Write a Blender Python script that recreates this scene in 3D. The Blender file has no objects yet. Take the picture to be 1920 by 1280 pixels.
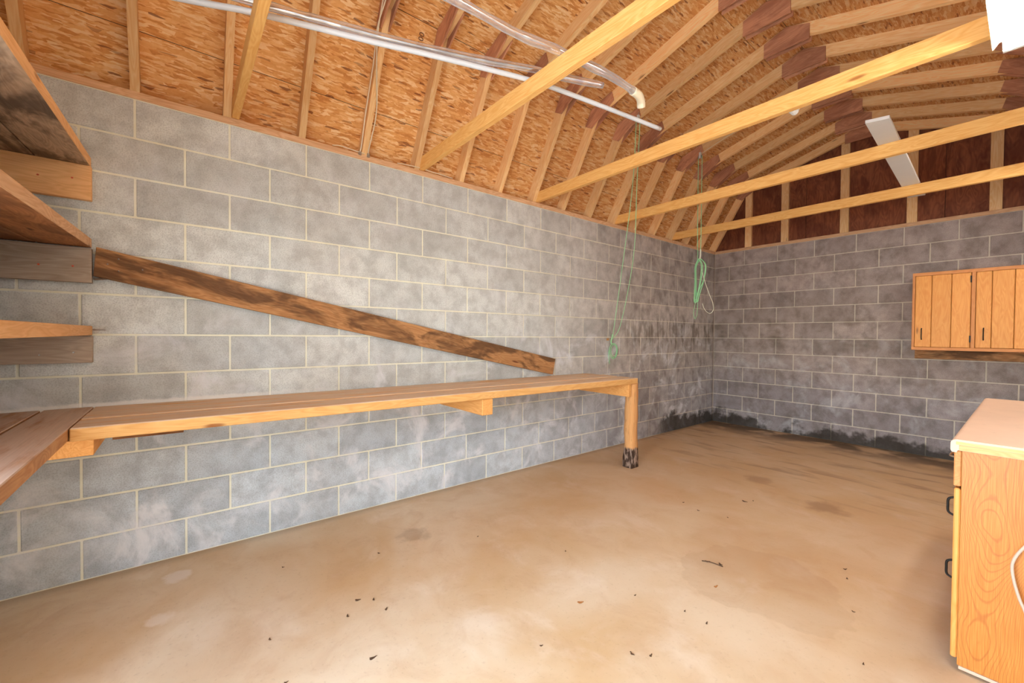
import bpy, bmesh, math, random
from mathutils import Vector, Matrix, noise as mnoise
random.seed(7)
S = bpy.context.scene
COL = S.collection
# ------------------------------------------------------------------ camera
yaw, pit, rol = .8971, -.0157, .0087
r0 = Vector((math.cos(yaw), math.sin(yaw), 0)); f0 = Vector((-math.sin(yaw), math.cos(yaw), 0)); up = Vector((0, 0, 1))
F = f0*math.cos(pit)+up*math.sin(pit); U2 = up*math.cos(pit)-f0*math.sin(pit)
R = r0*math.cos(rol)+U2*math.sin(rol); U = U2*math.cos(rol)-r0*math.sin(rol)
cam = bpy.data.cameras.new('camera'); camo = bpy.data.objects.new('camera', cam); COL.objects.link(camo)
M = Matrix((R, U, -F)).transposed().to_4x4(); M.translation = Vector((2.9089, -6.1147, 1.2357))
camo.matrix_world = M
cam.sensor_width = 36; cam.lens = 776.9/1920*36; cam.clip_start = .02; cam.clip_end = 200
S.camera = camo
# ------------------------------------------------------------------ light and exposure
S.view_settings.view_transform = 'Standard'; S.view_settings.look = 'None'
S.view_settings.gamma = 1; S.view_settings.use_curve_mapping = False
S.view_settings.exposure = 1.66
W = bpy.data.worlds.new('sky'); S.world = W; W.use_nodes = True
wn = W.node_tree; bg = wn.nodes['Background']
sky = wn.nodes.new('ShaderNodeTexSky'); sky.sky_type = 'NISHITA'; sky.sun_disc = False
sky.sun_elevation = math.radians(40); sky.sun_rotation = math.radians(20)
wn.links.new(sky.outputs[0], bg.inputs[0]); bg.inputs[1].default_value = .8
TUBE_POWER = 17.0
def lamp_area(name, loc, rot, sx, sy, power, color):
    l = bpy.data.lights.new(name, 'AREA'); l.shape = 'RECTANGLE'; l.size = sx; l.size_y = sy; l.energy = power; l.color = color
    o = bpy.data.objects.new(name, l); COL.objects.link(o); o.location = loc; o.rotation_euler = rot
    return o
# daylight entering through the open doorway behind the photographer
lamp_area('doorway_daylight', (2.35, -7.30, 1.15), (math.radians(90), 0, 0), 1.5, 1.9, 46, (.80, .90, 1.0))

# ------------------------------------------------------------------ dimensions
XW = 3.33; H = .2032; BU = .4064; YN = -7.112; ZT = 12*H; ZP = ZT+.038
def yf(k): return -6.278+.393*(k-1)      # far face of truss k
XR = XW/2

# ------------------------------------------------------------------ node helper
class NT:
    def __init__(s, name):
        s.m = bpy.data.materials.new(name); s.m.use_nodes = True; s.t = s.m.node_tree
        s.b = s.t.nodes['Principled BSDF']; s.out = s.t.nodes['Material Output']
    def n(s, typ, **kw):
        x = s.t.nodes.new(typ)
        for k, v in kw.items(): setattr(x, k, v)
        return x
    def set(s, sock, v):
        if isinstance(v, bpy.types.NodeSocket): s.t.links.new(v, sock)
        elif v is not None:
            if isinstance(v, (tuple, list)) and len(v) == 3 and sock.type == 'RGBA': v = (*v, 1)
            sock.default_value = v
    def math(s, op, a, b=0., c=0., clamp=False):
        x = s.n('ShaderNodeMath', operation=op, use_clamp=clamp); s.set(x.inputs[0], a); s.set(x.inputs[1], b); s.set(x.inputs[2], c); return x.outputs[0]
    def mix(s, f, a, b, mode='MIX'):
        x = s.n('ShaderNodeMix', data_type='RGBA', blend_type=mode); s.set(x.inputs[0], f); s.set(x.inputs[6], a); s.set(x.inputs[7], b); return x.outputs[2]
    def coord(s, kind='Object'):
        if kind == 'World': return s.n('ShaderNodeNewGeometry').outputs['Position']
        return s.n('ShaderNodeTexCoord').outputs[kind]
    def rnd(s): return s.n('ShaderNodeObjectInfo').outputs['Random']
    def map(s, v, scale=(1, 1, 1), rot=(0, 0, 0), loc=(0, 0, 0)):
        x = s.n('ShaderNodeMapping'); s.set(x.inputs[0], v); x.inputs['Scale'].default_value = scale; x.inputs['Rotation'].default_value = rot
        s.set(x.inputs['Location'], loc); return x.outputs[0]
    def noise(s, v, scale=5., detail=3., rough=.55, dist=0.):
        x = s.n('ShaderNodeTexNoise'); s.set(x.inputs['Vector'], v); x.inputs['Scale'].default_value = scale; x.inputs['Detail'].default_value = detail
        x.inputs['Roughness'].default_value = rough; x.inputs['Distortion'].default_value = dist; return x.outputs['Fac']
    def vor(s, v, scale=5., feature='F1', rand=1.):
        x = s.n('ShaderNodeTexVoronoi', feature=feature); s.set(x.inputs['Vector'], v); x.inputs['Scale'].default_value = scale; x.inputs['Randomness'].default_value = rand; return x
    def ramp(s, f, stops):
        x = s.n('ShaderNodeValToRGB'); s.set(x.inputs[0], f); e = x.color_ramp.elements
        while len(e) < len(stops): e.new(.5)
        for i, (p, c) in enumerate(stops):
            e[i].position = p; e[i].color = (*c, 1) if isinstance(c, tuple) else (c, c, c, 1)
        return x.outputs[0]
    def step(s, v, a, b):   # smooth 0..1 from a to b
        x = s.n('ShaderNodeMapRange', interpolation_type='SMOOTHSTEP'); s.set(x.inputs[0], v)
        x.inputs[1].default_value = a; x.inputs[2].default_value = b; x.inputs[3].default_value = 0; x.inputs[4].default_value = 1; return x.outputs[0]
    def sep(s, v):
        x = s.n('ShaderNodeSeparateXYZ'); s.set(x.inputs[0], v); return x.outputs
    def vadd(s, a, b):
        x = s.n('ShaderNodeVectorMath', operation='ADD'); s.set(x.inputs[0], a); s.set(x.inputs[1], b); return x.outputs[0]
    def comb(s, a, b, c):
        x = s.n('ShaderNodeCombineXYZ'); s.set(x.inputs[0], a); s.set(x.inputs[1], b); s.set(x.inputs[2], c); return x.outputs[0]
    def bump(s, h, strength=.3, dist=.01):
        x = s.n('ShaderNodeBump'); s.set(x.inputs['Height'], h); x.inputs['Strength'].default_value = strength; x.inputs['Distance'].default_value = dist
        s.t.links.new(x.outputs[0], s.b.inputs['Normal'])
    def fin(s, col, rough=.8, spec=.3, metal=0.):
        s.set(s.b.inputs['Base Color'], col); s.set(s.b.inputs['Roughness'], rough); s.b.inputs['Specular IOR Level'].default_value = spec; s.b.inputs['Metallic'].default_value = metal
        return s.m
def lin(r, g, b):
    return tuple(((c/255/12.92) if c/255 <= .04045 else ((c/255+.055)/1.055)**2.4) for c in (r, g, b))

def wood(name, light, dark, knot=None, var=.18, grain=1., topgrey=None, blotch=None, bl_amt=.5, rough=.7, knots=True):
    N = NT(name); o = N.coord(); rn = N.rnd()
    off = N.comb(N.math('MULTIPLY', rn, 37.), N.math('MULTIPLY', rn, 13.), N.math('MULTIPLY', rn, 7.))
    v = N.vadd(o, off)
    w = N.noise(N.map(v, (1.2, 9*grain, 9*grain)), 2.2, 2, .5, .6)
    rings = N.math('FRACT', N.math('MULTIPLY', w, 9.))
    rings = N.math('PINGPONG', rings, .5); rings = N.math('MULTIPLY', rings, 2.)
    fine = N.noise(N.map(v, (3, 130, 130)), 1.5, 3, .6)
    f = N.math('ADD', N.math('MULTIPLY', rings, .45), N.math('MULTIPLY', fine, .6), clamp=True)
    c = N.mix(f, light, dark)
    if knots:
        vn = N.vor(N.map(v, (1.9, 8, 8)), 1.25); kd = vn.outputs['Distance']
        k = N.math('SUBTRACT', 1., N.step(kd, .05, .13)); sel = N.math('GREATER_THAN', N.sep(vn.outputs['Color'])[0], .62)
        c = N.mix(N.math('MULTIPLY', N.math('MULTIPLY', k, sel), .8), c, knot or tuple(x*.35 for x in dark))
    tint = N.math('ADD', 1-var, N.math('MULTIPLY', rn, 2*var))
    c = N.mix(1., c, N.comb(tint, tint, tint), 'MULTIPLY')
    if blotch:
        b = N.noise(N.map(v, (1.6, 5, 5)), 1.9, 4, .6, .5)
        c = N.mix(N.math('MULTIPLY', N.step(b, .42, .62), bl_amt), c, blotch)
    if topgrey:
        nz = N.sep(N.coord('Normal'))[2]
        gm = N.math('MULTIPLY', N.math('GREATER_THAN', nz, .6), N.step(N.noise(N.map(v, (1.5, 9, 9)), 2., 4), .2, .55))
        c = N.mix(N.math('MULTIPLY', gm, .95), c, N.mix(fine, topgrey, tuple(x*.66 for x in topgrey)))
    N.bump(fine, .15, .002)
    return N.fin(c, rough, .25)

M_ = {}
M_['rafter'] = wood('rafter_pine', lin(255, 222, 168), lin(236, 176, 110), lin(120, 60, 30))
M_['tie'] = wood('tie_spruce', lin(252, 206, 130), lin(232, 162, 80), lin(150, 84, 36), var=.06)
M_['plate'] = wood('plate_pine', lin(232, 194, 152), lin(196, 144, 102), var=.1)
M_['gusset'] = wood('gusset_plywood', lin(214, 158, 122), lin(176, 116, 84), lin(70, 30, 20), grain=.7, blotch=lin(136, 80, 58), bl_amt=.45, knots=False)
M_['gable'] = wood('gable_plywood', lin(158, 96, 62), lin(112, 58, 36), grain=.5, var=.12, blotch=lin(78, 32, 22), bl_amt=.5, knots=False)
M_['shelf'] = wood('shelf_plank_wood', lin(232, 178, 124), lin(186, 122, 74), lin(84, 46, 26), topgrey=lin(232, 206, 184), blotch=lin(116, 82, 58), bl_amt=.25)
M_['shelf_old'] = wood('stained_shelf_wood', lin(216, 188, 158), lin(170, 138, 108), lin(62, 40, 28), blotch=lin(58, 46, 42), bl_amt=.75)
M_['shelf_brown'] = wood('brown_shelf_wood', lin(196, 138, 88), lin(146, 92, 54), lin(60, 32, 16), blotch=lin(84, 46, 24), bl_amt=.5)
M_['shelf_edge'] = wood('pale_shelf_edge', lin(246, 196, 140), lin(220, 160, 100), lin(150, 90, 50))
M_['bench'] = wood('bench_plank_wood', lin(250, 200, 130), lin(224, 158, 86), lin(140, 72, 30), topgrey=lin(244, 216, 186), grain=.8, var=.13)
M_['bench_o'] = wood('bench_joist_wood', lin(244, 186, 116), lin(216, 146, 74), lin(120, 60, 26), var=.06)
M_['grey_board'] = wood('weathered_grey_board', lin(202, 184, 164), lin(160, 140, 120), lin(80, 64, 54), var=.1, knots=False)
M_['brace'] = wood('dark_stained_board', lin(212, 160, 108), lin(156, 102, 58), lin(96, 38, 18), var=.03, blotch=lin(70, 46, 30), bl_amt=.75)
M_['honey'] = wood('honey_pine', lin(244, 176, 96), lin(224, 142, 66), lin(130, 66, 30), var=.07, rough=.45)
M_['honey_frame'] = wood('honey_pine_frame', lin(228, 160, 98), lin(204, 128, 70), lin(130, 66, 30), var=.03, rough=.5)

def plain(name, col, rough=.6, metal=0., spec=.4):
    N = NT(name); n = N.noise(N.coord(), 14., 3)
    return N.fin(N.mix(N.math('MULTIPLY', n, .35), col, tuple(x*.8 for x in col)), rough, spec, metal)
M_['black'] = plain('blackened_iron', lin(38, 34, 30), .45, .6)
M_['chrome'] = plain('chrome_wire', (.75, .75, .75), .2, 1.)
M_['steel'] = plain('dull_steel', (.45, .44, .42), .4, .9)
M_['white_enamel'] = plain('white_enamel', lin(236, 232, 224), .4)
M_['white_board'] = plain('white_painted_board', lin(226, 222, 216), .55)
M_['pvc'] = plain('grey_white_pvc', lin(222, 224, 226), .35)
M_['cable'] = plain('cream_cable_sheath', lin(240, 226, 196), .5)
M_['cord'] = plain('beige_cord', lin(206, 180, 158), .5)
M_['rope'] = plain('green_nylon_rope', lin(160, 222, 166), .6)
M_['ropewhite'] = plain('white_nylon_rope', lin(222, 222, 200), .6)
M_['leaf'] = plain('dead_leaf', lin(92, 66, 44), .9)
M_['leafo'] = plain('orange_leaf', lin(176, 116, 62), .9)
M_['ink'] = plain('stamp_ink', lin(96, 52, 34), .9)
M_['rednail'] = plain('red_nail_head', lin(222, 96, 60), .5)
M_['felt'] = plain('roof_felt', lin(60, 44, 36), .95)
M_['dirt'] = plain('outside_ground', lin(120, 116, 100), .95)

def osb():
    N = NT('oriented_strand_board'); o = N.coord(); rn = N.rnd()
    v = N.vadd(o, N.comb(N.math('MULTIPLY', rn, 31.), N.math('MULTIPLY', rn, 17.), 0.))
    wob = N.n('ShaderNodeTexNoise'); N.set(wob.inputs['Vector'], v); wob.inputs['Scale'].default_value = 14.
    wv = N.n('ShaderNodeVectorMath', operation='SCALE'); N.set(wv.inputs[0], wob.outputs['Color']); wv.inputs['Scale'].default_value = .02
    v = N.vadd(v, wv.outputs[0])
    outs = []; dk = []
    for a, sx, sy in ((14, 17, 88), (-34, 20, 110), (62, 18, 96), (-72, 22, 120), (2, 15, 75)):
        vv = N.vor(N.map(v, (sx, sy, 1), (0, 0, math.radians(a))), 1.); ch = N.sep(vv.outputs['Color'])
        outs.append((ch[0], ch[1])); dk.append(ch[2])
    c = outs[0][0]
    for i in range(1, 5):
        sel = N.math('GREATER_THAN', outs[i][1], .55)
        x = N.n('ShaderNodeMix', data_type='FLOAT'); N.set(x.inputs[0], sel); N.set(x.inputs[2], c); N.set(x.inputs[3], outs[i][0]); c = x.outputs[0]
    f = N.noise(v, 60., 3); c2 = N.math('ADD', N.math('MULTIPLY', c, .75), N.math('MULTIPLY', f, .35))
    col = N.ramp(c2, [(.08, lin(200, 128, 66)), (.35, lin(228, 162, 94)), (.65, lin(243, 188, 122)), (.95, lin(254, 220, 168))])
    dark = N.math('MULTIPLY', N.math('LESS_THAN', dk[1], .018), .75)
    col = N.mix(dark, col, lin(120, 56, 34))
    dark = N.math('MULTIPLY', N.math('LESS_THAN', dk[0], .02), .5)
    col = N.mix(dark, col, lin(150, 84, 46))
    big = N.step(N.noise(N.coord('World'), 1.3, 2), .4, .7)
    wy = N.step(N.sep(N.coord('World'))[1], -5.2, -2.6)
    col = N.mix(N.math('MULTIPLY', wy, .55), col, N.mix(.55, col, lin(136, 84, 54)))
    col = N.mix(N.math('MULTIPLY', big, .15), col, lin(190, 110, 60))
    N.bump(c, .2, .003)
    return N.fin(col, .75, .2)
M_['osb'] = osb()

def block_mat(mortar=False):
    N = NT('mortar' if mortar else 'concrete_block'); p = N.coord('World'); x, y, z = N.sep(p); rn = N.rnd()
    sp = N.noise(p, 160., 2, .7); med = N.noise(p, 9., 4, .6); big = N.noise(p, 1.6, 3, .5)
    if mortar:
        c = N.mix(med, lin(250, 250, 230), lin(224, 218, 196))
        c = N.mix(N.math('MULTIPLY', N.step(y, -4.6, -1.6), .5), c, lin(188, 170, 154))
    else:
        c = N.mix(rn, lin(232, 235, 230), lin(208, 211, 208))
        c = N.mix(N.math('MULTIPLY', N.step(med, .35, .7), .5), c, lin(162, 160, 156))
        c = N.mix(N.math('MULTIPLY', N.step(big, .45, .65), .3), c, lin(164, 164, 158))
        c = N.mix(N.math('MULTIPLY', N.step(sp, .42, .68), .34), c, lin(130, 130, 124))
        # bluish daylight painted into the low blocks; warmer brown-grey towards the far corner
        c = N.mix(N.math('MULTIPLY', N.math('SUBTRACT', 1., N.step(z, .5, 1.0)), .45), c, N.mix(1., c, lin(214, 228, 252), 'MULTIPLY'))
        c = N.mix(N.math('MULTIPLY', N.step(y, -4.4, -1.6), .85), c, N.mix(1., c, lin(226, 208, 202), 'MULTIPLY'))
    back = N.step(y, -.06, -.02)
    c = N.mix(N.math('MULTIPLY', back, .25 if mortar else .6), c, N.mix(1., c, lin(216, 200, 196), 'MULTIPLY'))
    # whitish bloom
    ef = N.step(N.noise(N.map(p, (1, 1, 1.0)), 3.1, 5, .65, .6), .50, .70)
    fz = N.math('SUBTRACT', 1., N.step(z, .9, 1.5))
    c = N.mix(N.math('MULTIPLY', N.math('MULTIPLY', ef, N.math('ADD', .22, N.math('MULTIPLY', fz, .68))), N.math('SUBTRACT', 1., N.math('MULTIPLY', back, .7))), c, lin(228, 228, 230))
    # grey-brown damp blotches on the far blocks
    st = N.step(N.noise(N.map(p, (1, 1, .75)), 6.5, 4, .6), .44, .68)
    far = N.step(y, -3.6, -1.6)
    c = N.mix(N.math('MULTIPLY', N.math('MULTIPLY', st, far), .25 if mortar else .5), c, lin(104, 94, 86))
    # damp course marks on the left wall and corner about one metre twenty up
    band = N.math('MULTIPLY', N.step(z, 1.0, 1.2), N.math('SUBTRACT', 1., N.step(z, 1.4, 1.5)))
    s2 = N.step(N.noise(N.map(p, (1, 7, 2.2)), 1.6, 3, .55), .46, .62)
    c = N.mix(N.math('MULTIPLY', N.math('MULTIPLY', band, s2), N.math('MULTIPLY', N.step(y, -2.9, -1.4), .3 if mortar else .6)), c, lin(92, 80, 62))
    # black mould along the foot of the back wall and the far end of the left wall
    nz = N.noise(p, 3.0, 4, .65)
    gap = N.math('MULTIPLY', N.step(x, .25, .55), N.math('SUBTRACT', 1., N.step(x, 1.1, 1.45)))
    hgt = N.math('ADD', .155, N.math('MULTIPLY', N.math('SUBTRACT', nz, .5), .75))
    hgt = N.math('SUBTRACT', hgt, N.math('MULTIPLY', gap, .13))
    m = N.math('SUBTRACT', 1., N.step(N.math('SUBTRACT', z, hgt), -.05, .06))
    m = N.math('MULTIPLY', m, N.step(N.math('ADD', y, N.math('MULTIPLY', nz, .6)), -1.35, -.85))
    c = N.mix(N.math('MULTIPLY', m, .85), c, lin(50, 42, 32))
    # lime bloom spilled along the back of the bench
    lb_ = N.math('MULTIPLY', N.math('SUBTRACT', 1., N.step(N.math('ADD', z, N.math('MULTIPLY', med, .03)), .885, .90)), N.math('MULTIPLY', N.step(z, .84, .85), N.math('SUBTRACT', 1., N.step(y, -6.0, -5.2))))
    c = N.mix(N.math('MULTIPLY', lb_, .8), c, lin(244, 240, 234))
    N.bump(N.math('ADD', N.math('MULTIPLY', sp, .6), med), .35, .004)
    return N.fin(c, .92, .15)
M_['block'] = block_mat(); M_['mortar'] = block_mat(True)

def floor_mat():
    N = NT('stained_concrete_floor'); p = N.coord('World'); x, y, z = N.sep(p)
    a = N.noise(p, 1.1, 4, .6, .4); b = N.noise(N.map(p, (1, 1, 1)), 4.5, 5, .65, .8); s = N.noise(p, 55., 3, .7)
    c = N.mix(N.step(a, .3, .7), lin(224, 206, 178), lin(206, 174, 132))
    c = N.mix(N.math('MULTIPLY', N.step(b, .45, .72), .35), c, lin(192, 156, 120))
    c = N.mix(N.math('MULTIPLY', N.step(N.noise(N.vadd(p, (9, 4, 0)), 2.6, 5, .6, .5), .52, .72), .4), c, lin(240, 228, 210))
    c = N.mix(N.math('MULTIPLY', N.step(s, .55, .75), .22), c, lin(150, 118, 90))
    # browner towards the far wall, streaked
    far = N.step(y, -5.6, -2.2)
    c = N.mix(N.math('MULTIPLY', far, .6), c, lin(192, 148, 104))
    stk = N.step(N.noise(N.map(p, (1.1, 5, 1), (0, 0, math.radians(-8))), 1.5, 4, .6, .4), .5, .7)
    c = N.mix(N.math('MULTIPLY', N.math('MULTIPLY', stk, N.step(y, -3.0, -1.2)), .5), c, lin(104, 72, 50))
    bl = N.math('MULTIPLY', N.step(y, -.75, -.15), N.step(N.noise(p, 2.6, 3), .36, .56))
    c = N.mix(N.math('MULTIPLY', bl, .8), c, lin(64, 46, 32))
    def spot(cx, cy, r, soft, amt, col, c, sc=6.):
        d = N.n('ShaderNodeVectorMath', operation='DISTANCE'); N.set(d.inputs[0], p); d.inputs[1].default_value = (cx, cy, 0)
        dd = N.math('ADD', d.outputs['Value'], N.math('MULTIPLY', N.math('SUBTRACT', N.noise(p, sc, 4), .5), r*1.3))
        return N.mix(N.math('MULTIPLY', N.math('SUBTRACT', 1., N.step(dd, r-soft, r)), amt), c, col)
    c = spot(.24, -6.13, .07, .03, .6, lin(236, 226, 216), c, 14.)
    c = spot(.59, -6.19, .06, .03, .5, lin(240, 230, 218), c, 20.)
    c = spot(2.08, -3.85, .36, .02, .16, lin(160, 124, 92), c, 3.)
    c = spot(1.92, -3.55, .5, .25, .25, lin(176, 132, 90), c, 3.)
    c = spot(1.1, -3.1, .35, .2, .3, lin(196, 150, 100), c, 3.)
    c = spot(2.0, -2.45, .16, .1, .45, lin(124, 86, 56), c, 9.)
    c = spot(1.45, -2.2, .14, .1, .35, lin(120, 84, 56), c, 9.)
    c = spot(.55, -5.0, .12, .07, .35, lin(120, 88, 60), c, 12.)
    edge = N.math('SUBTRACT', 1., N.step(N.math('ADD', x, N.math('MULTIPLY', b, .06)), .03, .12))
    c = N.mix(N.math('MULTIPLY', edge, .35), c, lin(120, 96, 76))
    N.bump(N.math('ADD', b, N.math('MULTIPLY', s, .3)), .12, .006)
    return N.fin(c, N.math('SUBTRACT', .78, N.math('MULTIPLY', a, .25)), .3)
M_['floor'] = floor_mat()

def oak():
    N = NT('oak_laminate'); o = N.coord(); x, y, z = N.sep(o)
    # cathedral figure: distance from a slowly wandering heart line plus height
    wob = N.math('MULTIPLY', N.math('SUBTRACT', N.noise(N.map(o, (1, 1, 1.3)), 2.4, 1), .5), .07)
    dx = N.math('ADD', N.math('ADD', x, .205), wob)
    d2 = N.math('MULTIPLY', N.math('MULTIPLY', dx, dx), 1100.)
    ph = N.math('SUBTRACT', N.math('MULTIPLY', N.noise(N.map(o, (1.6, 1, 1.5)), 2.6, 1, .4), 15.), N.math('MULTIPLY', z, 10.))
    ph = N.math('ADD', N.math('ADD', ph, d2), N.math('MULTIPLY', N.noise(N.map(o, (30, 1, 12)), 2., 2), .35))
    ring = N.math('MULTIPLY', N.math('PINGPONG', ph, .5), 2.); ring = N.step(ring, .62, .98)
    pores = N.noise(N.map(o, (150, 1, 4)), 2., 3, .6)
    c = N.mix(N.step(pores, .3, .7), lin(208, 136, 60), lin(190, 114, 42))
    c = N.mix(N.math('MULTIPLY', ring, .45), c, lin(160, 78, 26))
    c = N.mix(N.math('MULTIPLY', N.step(x, -.16, -.08), .35), c, lin(206, 112, 44))
    return N.fin(c, .42, .4)
M_['oak'] = oak()
def counter():
    N = NT('beige_laminate_top'); o = N.coord()
    c = N.mix(N.noise(o, 7., 4), lin(226, 190, 162), lin(208, 172, 146))
    c = N.mix(N.math('MULTIPLY', N.step(N.noise(o, 30., 4), .62, .75), .35), c, lin(170, 130, 104))
    return N.fin(c, .45, .4)
M_['counter'] = counter()
def glassy():
    N = NT('clear_plastic_sleeve'); g = N.n('ShaderNodeBsdfGlossy'); g.inputs['Roughness'].default_value = .12; g.inputs['Color'].default_value = (.95, .95, 1, 1)
    t = N.n('ShaderNodeBsdfTransparent'); t.inputs['Color'].default_value = (.92, .92, .95, 1)
    d = N.n('ShaderNodeBsdfDiffuse'); d.inputs['Color'].default_value = (.8, .8, .82, 1)
    lw = N.n('ShaderNodeLayerWeight'); lw.inputs[0].default_value = .45
    cr = N.step(N.noise(N.map(N.coord('World'), (9, 4, 9)), 3., 3, .6), .35, .65)
    m1 = N.n('ShaderNodeMixShader'); N.set(m1.inputs[0], N.math('ADD', .3, N.math('MULTIPLY', cr, .35))); N.t.links.new(t.outputs[0], m1.inputs[1]); N.t.links.new(g.outputs[0], m1.inputs[2])
    m2 = N.n('ShaderNodeMixShader'); N.set(m2.inputs[0], N.math('MULTIPLY', lw.outputs['Facing'], .6)); N.t.links.new(m1.outputs[0], m2.inputs[1]); N.t.links.new(d.outputs[0], m2.inputs[2])
    N.t.links.new(m2.outputs[0], N.out.inputs[0]); return N.m
M_['sleeve'] = glassy()
def tube_mat():
    N = NT('lit_fluorescent_glass'); e = N.n('ShaderNodeEmission'); e.inputs[0].default_value = (1, .975, .93, 1); e.inputs[1].default_value = TUBE_POWER
    N.t.links.new(e.outputs[0], N.out.inputs[0]); return N.m
M_['tube'] = tube_mat()
def log_mat():
    N = NT('hewn_post_wood'); o = N.coord('Object'); x, y, z = N.sep(o)
    g = N.noise(N.map(o, (60, 60, 3)), 1., 4, .6, .4)
    c = N.mix(g, lin(244, 190, 128), lin(206, 140, 82))
    c = N.mix(N.math('MULTIPLY', N.math('SUBTRACT', 1., N.step(g, .33, .40)), .7), c, lin(110, 66, 36))
    low = N.math('SUBTRACT', 1., N.step(N.math('ADD', z, N.math('MULTIPLY', g, .06)), .20, .225))
    c = N.mix(low, c, N.mix(N.step(N.noise(N.map(o, (30, 30, 8)), 1.5, 3), .45, .6), lin(72, 52, 40), lin(168, 142, 124)))
    N.bump(g, .4, .01); return N.fin(c, .8, .2)
M_['log'] = log_mat()

# ------------------------------------------------------------------ mesh helpers
def link(name, me, mat, parent=None, mats=None):
    o = bpy.data.objects.new(name, me); COL.objects.link(o)
    if mat is not None and len(me.materials) == 0: me.materials.append(M_[mat])
    if parent: o.parent = parent
    return o
def bm_mesh(bm, name, smooth=False):
    bmesh.ops.recalc_face_normals(bm, faces=bm.faces)
    me = bpy.data.meshes.new(name); bm.to_mesh(me); bm.free()
    if smooth:
        for p in me.polygons: p.use_smooth = True
    return me
def add_box(bm, c, s, bev=0., M=None):
    r = bmesh.ops.create_cube(bm, size=1.); vs = r['verts']
    for v in vs: v.co = Vector((v.co.x*s[0], v.co.y*s[1], v.co.z*s[2]))
    if bev:
        es = list({e for v in vs for e in v.link_edges})
        b = bmesh.ops.bevel(bm, geom=es, offset=bev, segments=1, affect='EDGES'); vs = list({v for f in b['faces'] for v in f.verts} | {v for v in vs if v.is_valid})
    for v in vs:
        v.co = (M @ v.co if M else v.co) + Vector(c)
    return vs
def box_obj(name, x0, x1, y0, y1, z0, z1, mat, parent=None, bev=.002, wear=0.):
    """box whose local X is its longest side (for the grain)"""
    d = (x1-x0, y1-y0, z1-z0); c = Vector(((x0+x1)/2, (y0+y1)/2, (z0+z1)/2))
    ax = max(range(3), key=lambda i: d[i])
    if ax == 0: Rm = Matrix.Identity(3); s = d
    elif ax == 1: Rm = Matrix(((0, -1, 0), (1, 0, 0), (0, 0, 1))); s = (d[1], d[0], d[2])
    else: Rm = Matrix(((0, 0, -1), (0, 1, 0), (1, 0, 0))); s = (d[2], d[1], d[0])
    bm = bmesh.new(); add_box(bm, (0, 0, 0), s, min(bev, min(s)*.3))
    o = link(name, bm_mesh(bm, name), mat)
    m = Rm.to_4x4(); m.translation = c
    put(o, m, parent); return o
def put(o, m, parent=None):
    if parent:
        o.parent = parent; o.matrix_parent_inverse = Matrix.Identity(4)
        o.matrix_basis = PW[parent.name].inverted() @ m; PW[o.name] = m
    else:
        o.matrix_basis = m; PW[o.name] = m
PW = {}
def tag(o, label=None, cat=None, group=None, kind=None):
    if label: o['label'] = label
    if cat: o['category'] = cat
    if group: o['group'] = group
    if kind: o['kind'] = kind
    return o
def empty(name, loc, label, cat, group=None, m=None):
    o = bpy.data.objects.new(name, None); COL.objects.link(o); o.empty_display_size = .1
    mm = m or Matrix.Translation(Vector(loc)); o.matrix_basis = mm; PW[o.name] = mm
    return tag(o, label, cat, group)
def prism_xz(name, poly, y0, y1, mat, parent, axis):
    """polygon in the XZ plane extruded along Y; local X along axis (dx, dz)"""
    a = Vector((axis[0], 0, axis[1])).normalized(); b = Vector((0, 1, 0)); n = a.cross(b)
    cx = sum(p[0] for p in poly)/len(poly); cz = sum(p[1] for p in poly)/len(poly)
    m = Matrix((a, b, n)).transposed().to_4x4(); m.translation = Vector((cx, (y0+y1)/2, cz)); inv = m.inverted()
    bm = bmesh.new()
    A = [bm.verts.new(inv @ Vector((p[0], y0, p[1]))) for p in poly]; B = [bm.verts.new(inv @ Vector((p[0], y1, p[1]))) for p in poly]
    bm.faces.new(A); bm.faces.new(B[::-1]); n_ = len(poly)
    for i in range(n_): bm.faces.new((A[i], B[i], B[(i+1) % n_], A[(i+1) % n_]))
    o = link(name, bm_mesh(bm, name), mat); put(o, m, parent); return o
def catmull(pts, sub=6):
    P = [Vector(p) for p in pts]; out = []
    if len(P) < 3: sub = 1
    for i in range(len(P)-1):
        p0 = P[max(i-1, 0)]; p1 = P[i]; p2 = P[i+1]; p3 = P[min(i+2, len(P)-1)]
        for j in range(sub):
            t = j/sub; out.append(.5*((2*p1)+(p2-p0)*t+(2*p0-5*p1+4*p2-p3)*t*t+(3*p1-p0-3*p2+p3)*t**3))
    out.append(P[-1]); return out
def sweep_bm(bm, pts, r, n=8, sub=6, rf=None, cap=True):
    P = catmull(pts, sub); rings = []; prev = None
    for i, p in enumerate(P):
        t = (P[min(i+1, len(P)-1)]-P[max(i-1, 0)]).normalized()
        if prev is None:
            a = Vector((0, 0, 1)) if abs(t.z) < .9 else Vector((1, 0, 0)); u = (a-t*a.dot(t)).normalized()
        else: u = (prev-t*prev.dot(t)).normalized()
        prev = u; w = t.cross(u); rr = r*(rf(i/(len(P)-1)) if rf else 1.)
        rings.append([bm.verts.new(p+(u*math.cos(2*math.pi*k/n)+w*math.sin(2*math.pi*k/n))*rr) for k in range(n)])
    for i in range(len(rings)-1):
        for k in range(n): bm.faces.new((rings[i][k], rings[i][(k+1) % n], rings[i+1][(k+1) % n], rings[i+1][k]))
    if cap: bm.faces.new(rings[0][::-1]); bm.faces.new(rings[-1])
def tube_obj(name, pts, r, mat, parent=None, n=8, sub=6, rf=None):
    bm = bmesh.new(); sweep_bm(bm, pts, r, n, sub, rf)
    o = link(name, bm_mesh(bm, name, True), mat)
    if parent: put(o, Matrix.Identity(4), parent)
    else: put(o, Matrix.Identity(4))
    return o

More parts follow.
